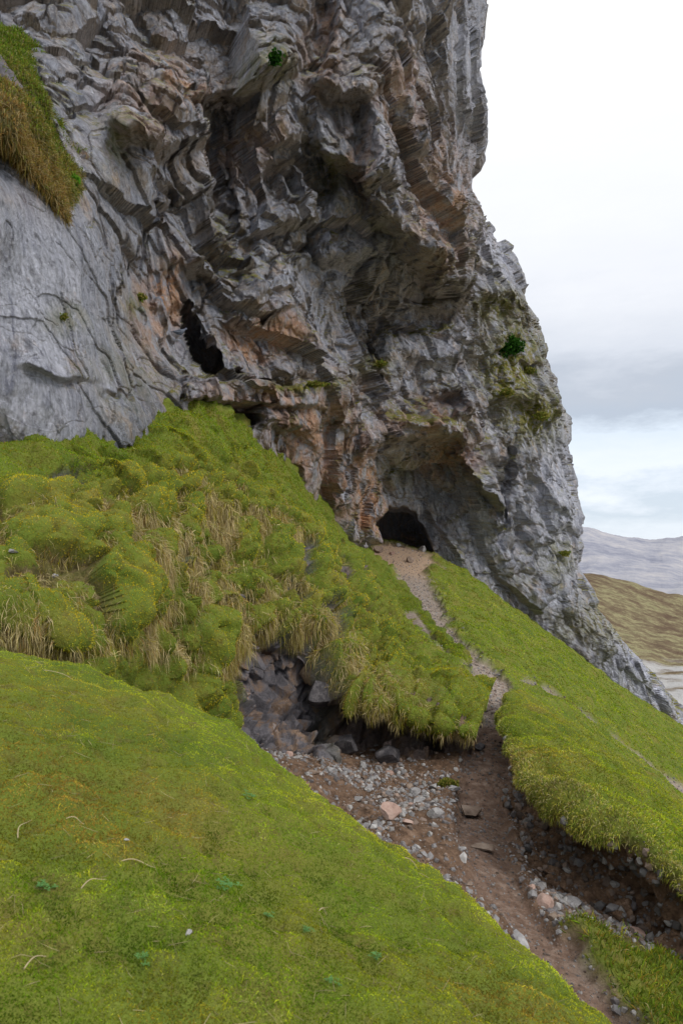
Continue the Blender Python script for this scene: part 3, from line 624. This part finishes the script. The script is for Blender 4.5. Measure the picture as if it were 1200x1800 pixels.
def plant(name,grid,px,py,rad,leaf,cols,n,label,cat,flat=.6,seed=0,out=.1):
    o=leafmesh(name,n,rad,leaf,cols,flat,seed); p,n_=at(grid,px,py); o.location=tuple(p+n_*out+np.array([0,-.05,0])); return tagit(o,label,cat)
plant('ivy_clump',CL,893,608,1.5,.2,IV*.7,1500,'dark green ivy patch on the right shoulder of the cliff','ivy',.7,1,.25)
plant('grass_tuft',CL,925,650,.7,.14,TF,900,'olive tuft on a rock ledge just below the ivy','grass tuft',.5,2,.3)
plant('grass_tuft',CL,942,735,.9,.16,TF,1200,'yellowish tuft on the right cliff edge below the ivy','grass tuft',.4,3,.3)
plant('grass_tuft',CL,885,690,.7,.14,TF,900,'mossy tuft on the cliff ledge left of the yellowish tuft','grass tuft',.5,4,.3)
plant('grass_tuft',CL,662,638,.4,.1,TF,700,'small green tuft in a crack above the main cave','grass tuft',.4,5,.2)
plant('grass_tuft',CL,548,674,.6,.09,TF,900,'green tuft growing along the ledge right of the small upper cave','grass tuft',.15,6,.2)
plant('leafy_plant',CL,133,325,.13,.06,LF,160,'bright green leafy plant beside the brown grass of the high ledge','plant',1,7,.15)
plant('leafy_plant',CL,116,560,.09,.035,TF,160,'tiny green plant on the pale slab at the left','plant',.8,8,.08)
plant('grass_tuft',CL,250,528,.16,.06,TF,300,'olive tuft on the rock left of the small upper cave','grass tuft',.8,9,.1)
plant('leafy_plant',CL,476,105,.35,.12,IV*.5,260,'dark leafy plant in the cleft near the top of the cliff','plant',1,10,.2)
plant('grass_tuft',CL,985,975,.6,.13,TF,700,'olive tuft at the lower right edge of the cliff','grass tuft',.5,11,.3)
plant('grass_tuft',HG,786,1378,.22,.05,TF,1400,'green turf clod fallen in the scree beside the path','turf clod',.35,12,.05)
def rosette(px,py,sz,label,seed):
    r=random.Random(seed); V=[];Fc=[]
    for k in range(13):
        a=r.uniform(0,6.28); rr=sz*r.uniform(.15,1); x,y=rr*math.cos(a),rr*math.sin(a); z=r.uniform(.3,.8)*sz; ls=sz*r.uniform(.22,.34)
        for m in range(3):
            b=a+m*2.09; i0=len(V); V.append((x,y,z))
            for q,l in ((-.55,.75),(-.3,1.05),(.3,1.05),(.55,.75)): V.append((x+ls*l*math.cos(b+q),y+ls*l*math.sin(b+q),z+ls*.15*l))
            Fc.append((i0,i0+1,i0+2,i0+3,i0+4))
    me=bpy.data.meshes.new('clover'); me.from_pydata(V,[],Fc); me.materials.append(M['clover']); p,n_=at(FGG,px,py)
    o=bpy.data.objects.new('clover_plant',me); COL.objects.link(o); o.location=tuple(p); o.rotation_euler=(0,.35,0); tagit(o,label,'plant')
t=NT('clover_leaf'); M['clover']=t.bsdf(t.mix(t.noise(60,2),(.045,.13,.03),(.09,.21,.045)),.6,None,.3)
for px,py,sz,lb in [(395,1562,.045,'largest dark green clover patch in the middle of the foreground turf'),(440,1402,.04,'dark clover patch in the upper part of the foreground turf'),(655,1685,.028,'small clover patch at the lower right of the foreground turf'),(540,1640,.024,'small clover patch between the large patch and the lower right one'),(75,1560,.034,'clover patch near the left edge of the foreground turf'),(470,1610,.024,'small clover patch just below right of the largest clover patch'),(250,1700,.026,'clover patch near the bottom left of the foreground turf'),(580,1730,.024,'clover patch near the bottom middle of the foreground turf')]:
    rosette(px,py,sz,lb,px)
t=NT('dry_stalk'); M['stalk']=t.bsdf((.46,.37,.23),.8)
def stalk(px,py,L,ang,label,th=.0020,bend=.15):
    p,n_=at(FGG,px,py); n_=np.array(n_); a=np.array([math.cos(ang),math.sin(ang)*.6,0]); a-=n_*(a@n_); a/=np.linalg.norm(a); b=np.cross(n_,a)
    bm=bmesh.new(); rings=[]
    for k in range(9):
        s=k/8; c=p+a*L*(s-.5)+b*L*bend*math.sin(s*3.1)+n_*(.014+.008*math.sin(s*5)); r=th*(1-.6*s)
        rings.append([bm.verts.new(tuple(c+r*(math.cos(q)*n_+math.sin(q)*b))) for q in (0,1.26,2.51,3.77,5.03)])
    for u,v in zip(rings[:-1],rings[1:]):
        for q in range(5): bm.faces.new((u[q],u[(q+1)%5],v[(q+1)%5],v[q]))
    me=bpy.data.meshes.new('dry_stalk'); bm.to_mesh(me); bm.free(); me.materials.append(M['stalk']); o=bpy.data.objects.new('dry_stalk',me); COL.objects.link(o); tagit(o,label,'dry stalk')
for a in [(110,1192,.32,-.6,'longest bent dry stalk on the turf at the upper left'),(238,1525,.13,.5,'short dry stalk left of the large clover patch'),(570,1610,.14,.9,'dry stalk near the centre of the foreground turf'),(70,1700,.15,1.3,'dry stalk near the bottom left corner'),(45,1460,.14,1.6,'upright dry stalk at the left edge of the turf'),(130,1445,.07,.2,'tiny dry stalk left of centre on the turf'),(725,1520,.10,-.3,'dry stalk close to the brow of the mound'),(160,1560,.09,1.1,'short dry stalk between the left clover patch and the large one')]: stalk(*a)
# ================= BIRD at the upper cave
def bird():
    p,n_=at(CL,316,592); root=bpy.data.objects.new('rock_dove',None); COL.objects.link(root); root.location=tuple(p+n_*.16+np.array([.0,-.1,.0])); root.rotation_euler=(0,0,.4)
    tagit(root,'small dark blue grey bird perched at the left side of the upper cave opening','bird')
    t=NT('dove_feathers'); mb=t.bsdf(t.mix(t.noise(20,3),(.05,.06,.08),(.16,.18,.23)),.7)
    prof=[(-.17,.012,.0),(-.12,.035,.0),(-.04,.07,.005),(.04,.08,.015),(.10,.062,.045),(.13,.040,.085),(.155,.036,.115),(.18,.026,.125),(.195,.010,.12),(.215,.003,.115)]
    bm=bmesh.new(); rings=[]
    for x,r,z in prof: rings.append([bm.verts.new((x,r*math.cos(q),z+r*math.sin(q))) for q in np.linspace(0,6.283,13)[:-1]])
    for u,v in zip(rings[:-1],rings[1:]):
        for k in range(12): bm.faces.new((u[k],u[(k+1)%12],v[(k+1)%12],v[k]))
    bm.faces.new(rings[0]); bm.faces.new(rings[-1]); me=bpy.data.meshes.new('body'); bm.to_mesh(me); bm.free(); me.materials.append(mb)
    b=bpy.data.objects.new('body',me); COL.objects.link(b); b.parent=root
    for s in (-1,1):
        V=[(.08,.07*s,.05),(0,.09*s,.06),(-.1,.06*s,.03),(-.2,.02*s,.0),(-.08,.075*s,-.02),(.04,.085*s,-.01)]
        me=bpy.data.meshes.new('wing'); me.from_pydata(V,[],[(0,1,2,3,4,5)]); me.materials.append(mb); w=bpy.data.objects.new('wing',me); COL.objects.link(w); w.parent=root
    V=[(-.14,.02,.005),(-.14,-.02,.005),(-.26,-.035,-.02),(-.26,.035,-.02)]; me=bpy.data.meshes.new('tail'); me.from_pydata(V,[],[(0,1,2,3)]); me.materials.append(mb); w=bpy.data.objects.new('tail',me); COL.objects.link(w); w.parent=root
bird()
# ================= DISTANCE
cols_=[-2600,-600,600,900,1020,1080,1140,1200,1300,1600,3200]
def row(d,ys): return [W(x,y,d) for x,y in zip(cols_,ys)]
ctrl=[row(70,[1300,1300,1300,1330,1400,1450,1500,1500,1600,1800,2400]),
row(130,[1300,1300,1300,1330,1370,1400,1420,1440,1480,1600,2000]),
row(250,[1250,1250,1250,1260,1290,1300,1310,1320,1340,1400,1500]),
row(420,[1200,1200,1200,1190,1195,1200,1203,1205,1215,1240,1300]),
row(520,[1180,1180,1180,1160,1165,1168,1172,1176,1185,1200,1230]),
row(620,[1150,1150,1150,1110,1120,1130,1140,1152,1160,1180,1200]),
row(800,[1080,1080,1080,1040,1050,1070,1085,1100,1120,1150,1160]),
row(1000,[1010,1010,1010,1000,1010,1020,1035,1050,1070,1110,1120]),
row(1150,[1020,1020,1020,1010,1020,1030,1045,1060,1080,1115,1120]),
row(2200,[1060,1060,1060,1060,1060,1060,1060,1060,1060,1060,1050]),
row(3500,[990,990,990,985,985,990,995,1000,1010,1010,1000]),
row(5000,[930,920,930,915,925,942,948,942,915,930,940]),
row(6500,[960]*11),row(15000,[982]*11)]
VG=loft(np.array(ctrl),500,500); dv=VG[...,1]
VG[...,2]+=dv*.004*fbm(VG/np.clip(dv,50,9999)[...,None]*40,5,201)*ss(100,500,dv)+ dv*.0025*fbm(VG*.006,5,202)
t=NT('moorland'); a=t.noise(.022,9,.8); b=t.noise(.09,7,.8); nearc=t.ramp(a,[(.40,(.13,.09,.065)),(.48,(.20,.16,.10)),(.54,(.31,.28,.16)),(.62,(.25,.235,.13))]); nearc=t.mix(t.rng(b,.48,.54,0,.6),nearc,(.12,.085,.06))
farc=t.ramp(t.noise(.0030,9,.8),[(.38,(.22,.23,.29)),(.5,(.34,.345,.39)),(.62,(.46,.44,.45))])  # distance haze painted into the far hills' colour, paler and bluish
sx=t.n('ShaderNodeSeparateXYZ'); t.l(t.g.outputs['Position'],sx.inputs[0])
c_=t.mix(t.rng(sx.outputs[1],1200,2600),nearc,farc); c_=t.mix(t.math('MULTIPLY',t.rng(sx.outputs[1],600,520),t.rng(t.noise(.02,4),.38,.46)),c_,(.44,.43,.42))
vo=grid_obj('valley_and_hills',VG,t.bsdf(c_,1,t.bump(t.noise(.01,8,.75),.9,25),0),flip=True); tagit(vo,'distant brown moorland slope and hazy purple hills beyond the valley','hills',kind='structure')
# ================= WORLD
w=bpy.data.worlds.new('World'); scene.world=w; w.use_nodes=True; nt=w.node_tree; nt.nodes.clear()
o=nt.nodes.new('ShaderNodeOutputWorld'); SE,SA=math.radians(36),math.radians(132)
sk=nt.nodes.new('ShaderNodeTexSky'); sk.sky_type='NISHITA'; sk.sun_disc=False; sk.sun_elevation=SE; sk.sun_rotation=SA
b1=nt.nodes.new('ShaderNodeBackground'); b1.inputs[1].default_value=.12; nt.links.new(sk.outputs[0],b1.inputs[0])
tc=nt.nodes.new('ShaderNodeTexCoord'); mp=nt.nodes.new('ShaderNodeMapping'); mp.inputs['Scale'].default_value=(1,1,3.2); nt.links.new(tc.outputs['Generated'],mp.inputs[0])
nz_=nt.nodes.new('ShaderNodeTexNoise'); nz_.inputs['Scale'].default_value=3.2; nz_.inputs['Detail'].default_value=9; nz_.inputs['Roughness'].default_value=.62; nt.links.new(mp.outputs[0],nz_.inputs['Vector'])
sp=nt.nodes.new('ShaderNodeSeparateXYZ'); nt.links.new(tc.outputs['Generated'],sp.inputs[0])
ma=nt.nodes.new('ShaderNodeMath'); ma.operation='MULTIPLY_ADD'; ma.inputs[1].default_value=.19; nt.links.new(nz_.outputs[0],ma.inputs[0]); nt.links.new(sp.outputs[2],ma.inputs[2])
rp_=nt.nodes.new('ShaderNodeValToRGB'); e_=rp_.color_ramp.elements
st=[(0,(.22,.22,.19)),(.06,(.42,.45,.50)),(.10,(.53,.56,.59)),(.15,(.47,.51,.56)),(.178,(.37,.42,.48)),(.205,(.52,.55,.60)),(.262,(.45,.50,.56)),(.288,(.30,.335,.39)),(.325,(.32,.345,.39)),(.37,(.43,.45,.49)),(.46,(.53,.54,.565)),(.62,(.60,.605,.615)),(.85,(.8,.8,.8)),(1,(.9,.9,.9))]
while len(e_)<len(st): e_.new(.5)
for q,(a,b) in zip(e_,st): q.position=a; q.color=b+(1,)
nt.links.new(ma.outputs[0],rp_.inputs[0]); b2=nt.nodes.new('ShaderNodeBackground'); b2.inputs[1].default_value=1.92; nt.links.new(rp_.outputs[0],b2.inputs[0])
mx=nt.nodes.new('ShaderNodeMixShader'); mx.inputs[0].default_value=.88; nt.links.new(b1.outputs[0],mx.inputs[1]); nt.links.new(b2.outputs[0],mx.inputs[2]); nt.links.new(mx.outputs[0],o.inputs[0])
sl=bpy.data.lights.new('sun','SUN'); sl.energy=1.5; sl.angle=math.radians(12); sl.color=(1,.96,.9); so=bpy.data.objects.new('sun',sl); COL.objects.link(so)
from mathutils import Vector
dv_=Vector((math.sin(SA)*math.cos(SE),math.cos(SA)*math.cos(SE),math.sin(SE))); so.rotation_euler=dv_.to_track_quat('Z','Y').to_euler()
cam=bpy.data.cameras.new('camera'); co=bpy.data.objects.new('camera',cam); COL.objects.link(co); co.rotation_euler=(math.pi/2,0,0)
cam.sensor_fit='VERTICAL'; cam.sensor_height=36; cam.sensor_width=24; cam.lens=24; cam.shift_y=80/1800; cam.clip_end=40000; cam.clip_start=.05
cam.dof.use_dof=True; cam.dof.focus_distance=16; cam.dof.aperture_fstop=5.6
scene.camera=co
scene.view_settings.view_transform='Standard'; scene.view_settings.look='None'; scene.view_settings.exposure=0
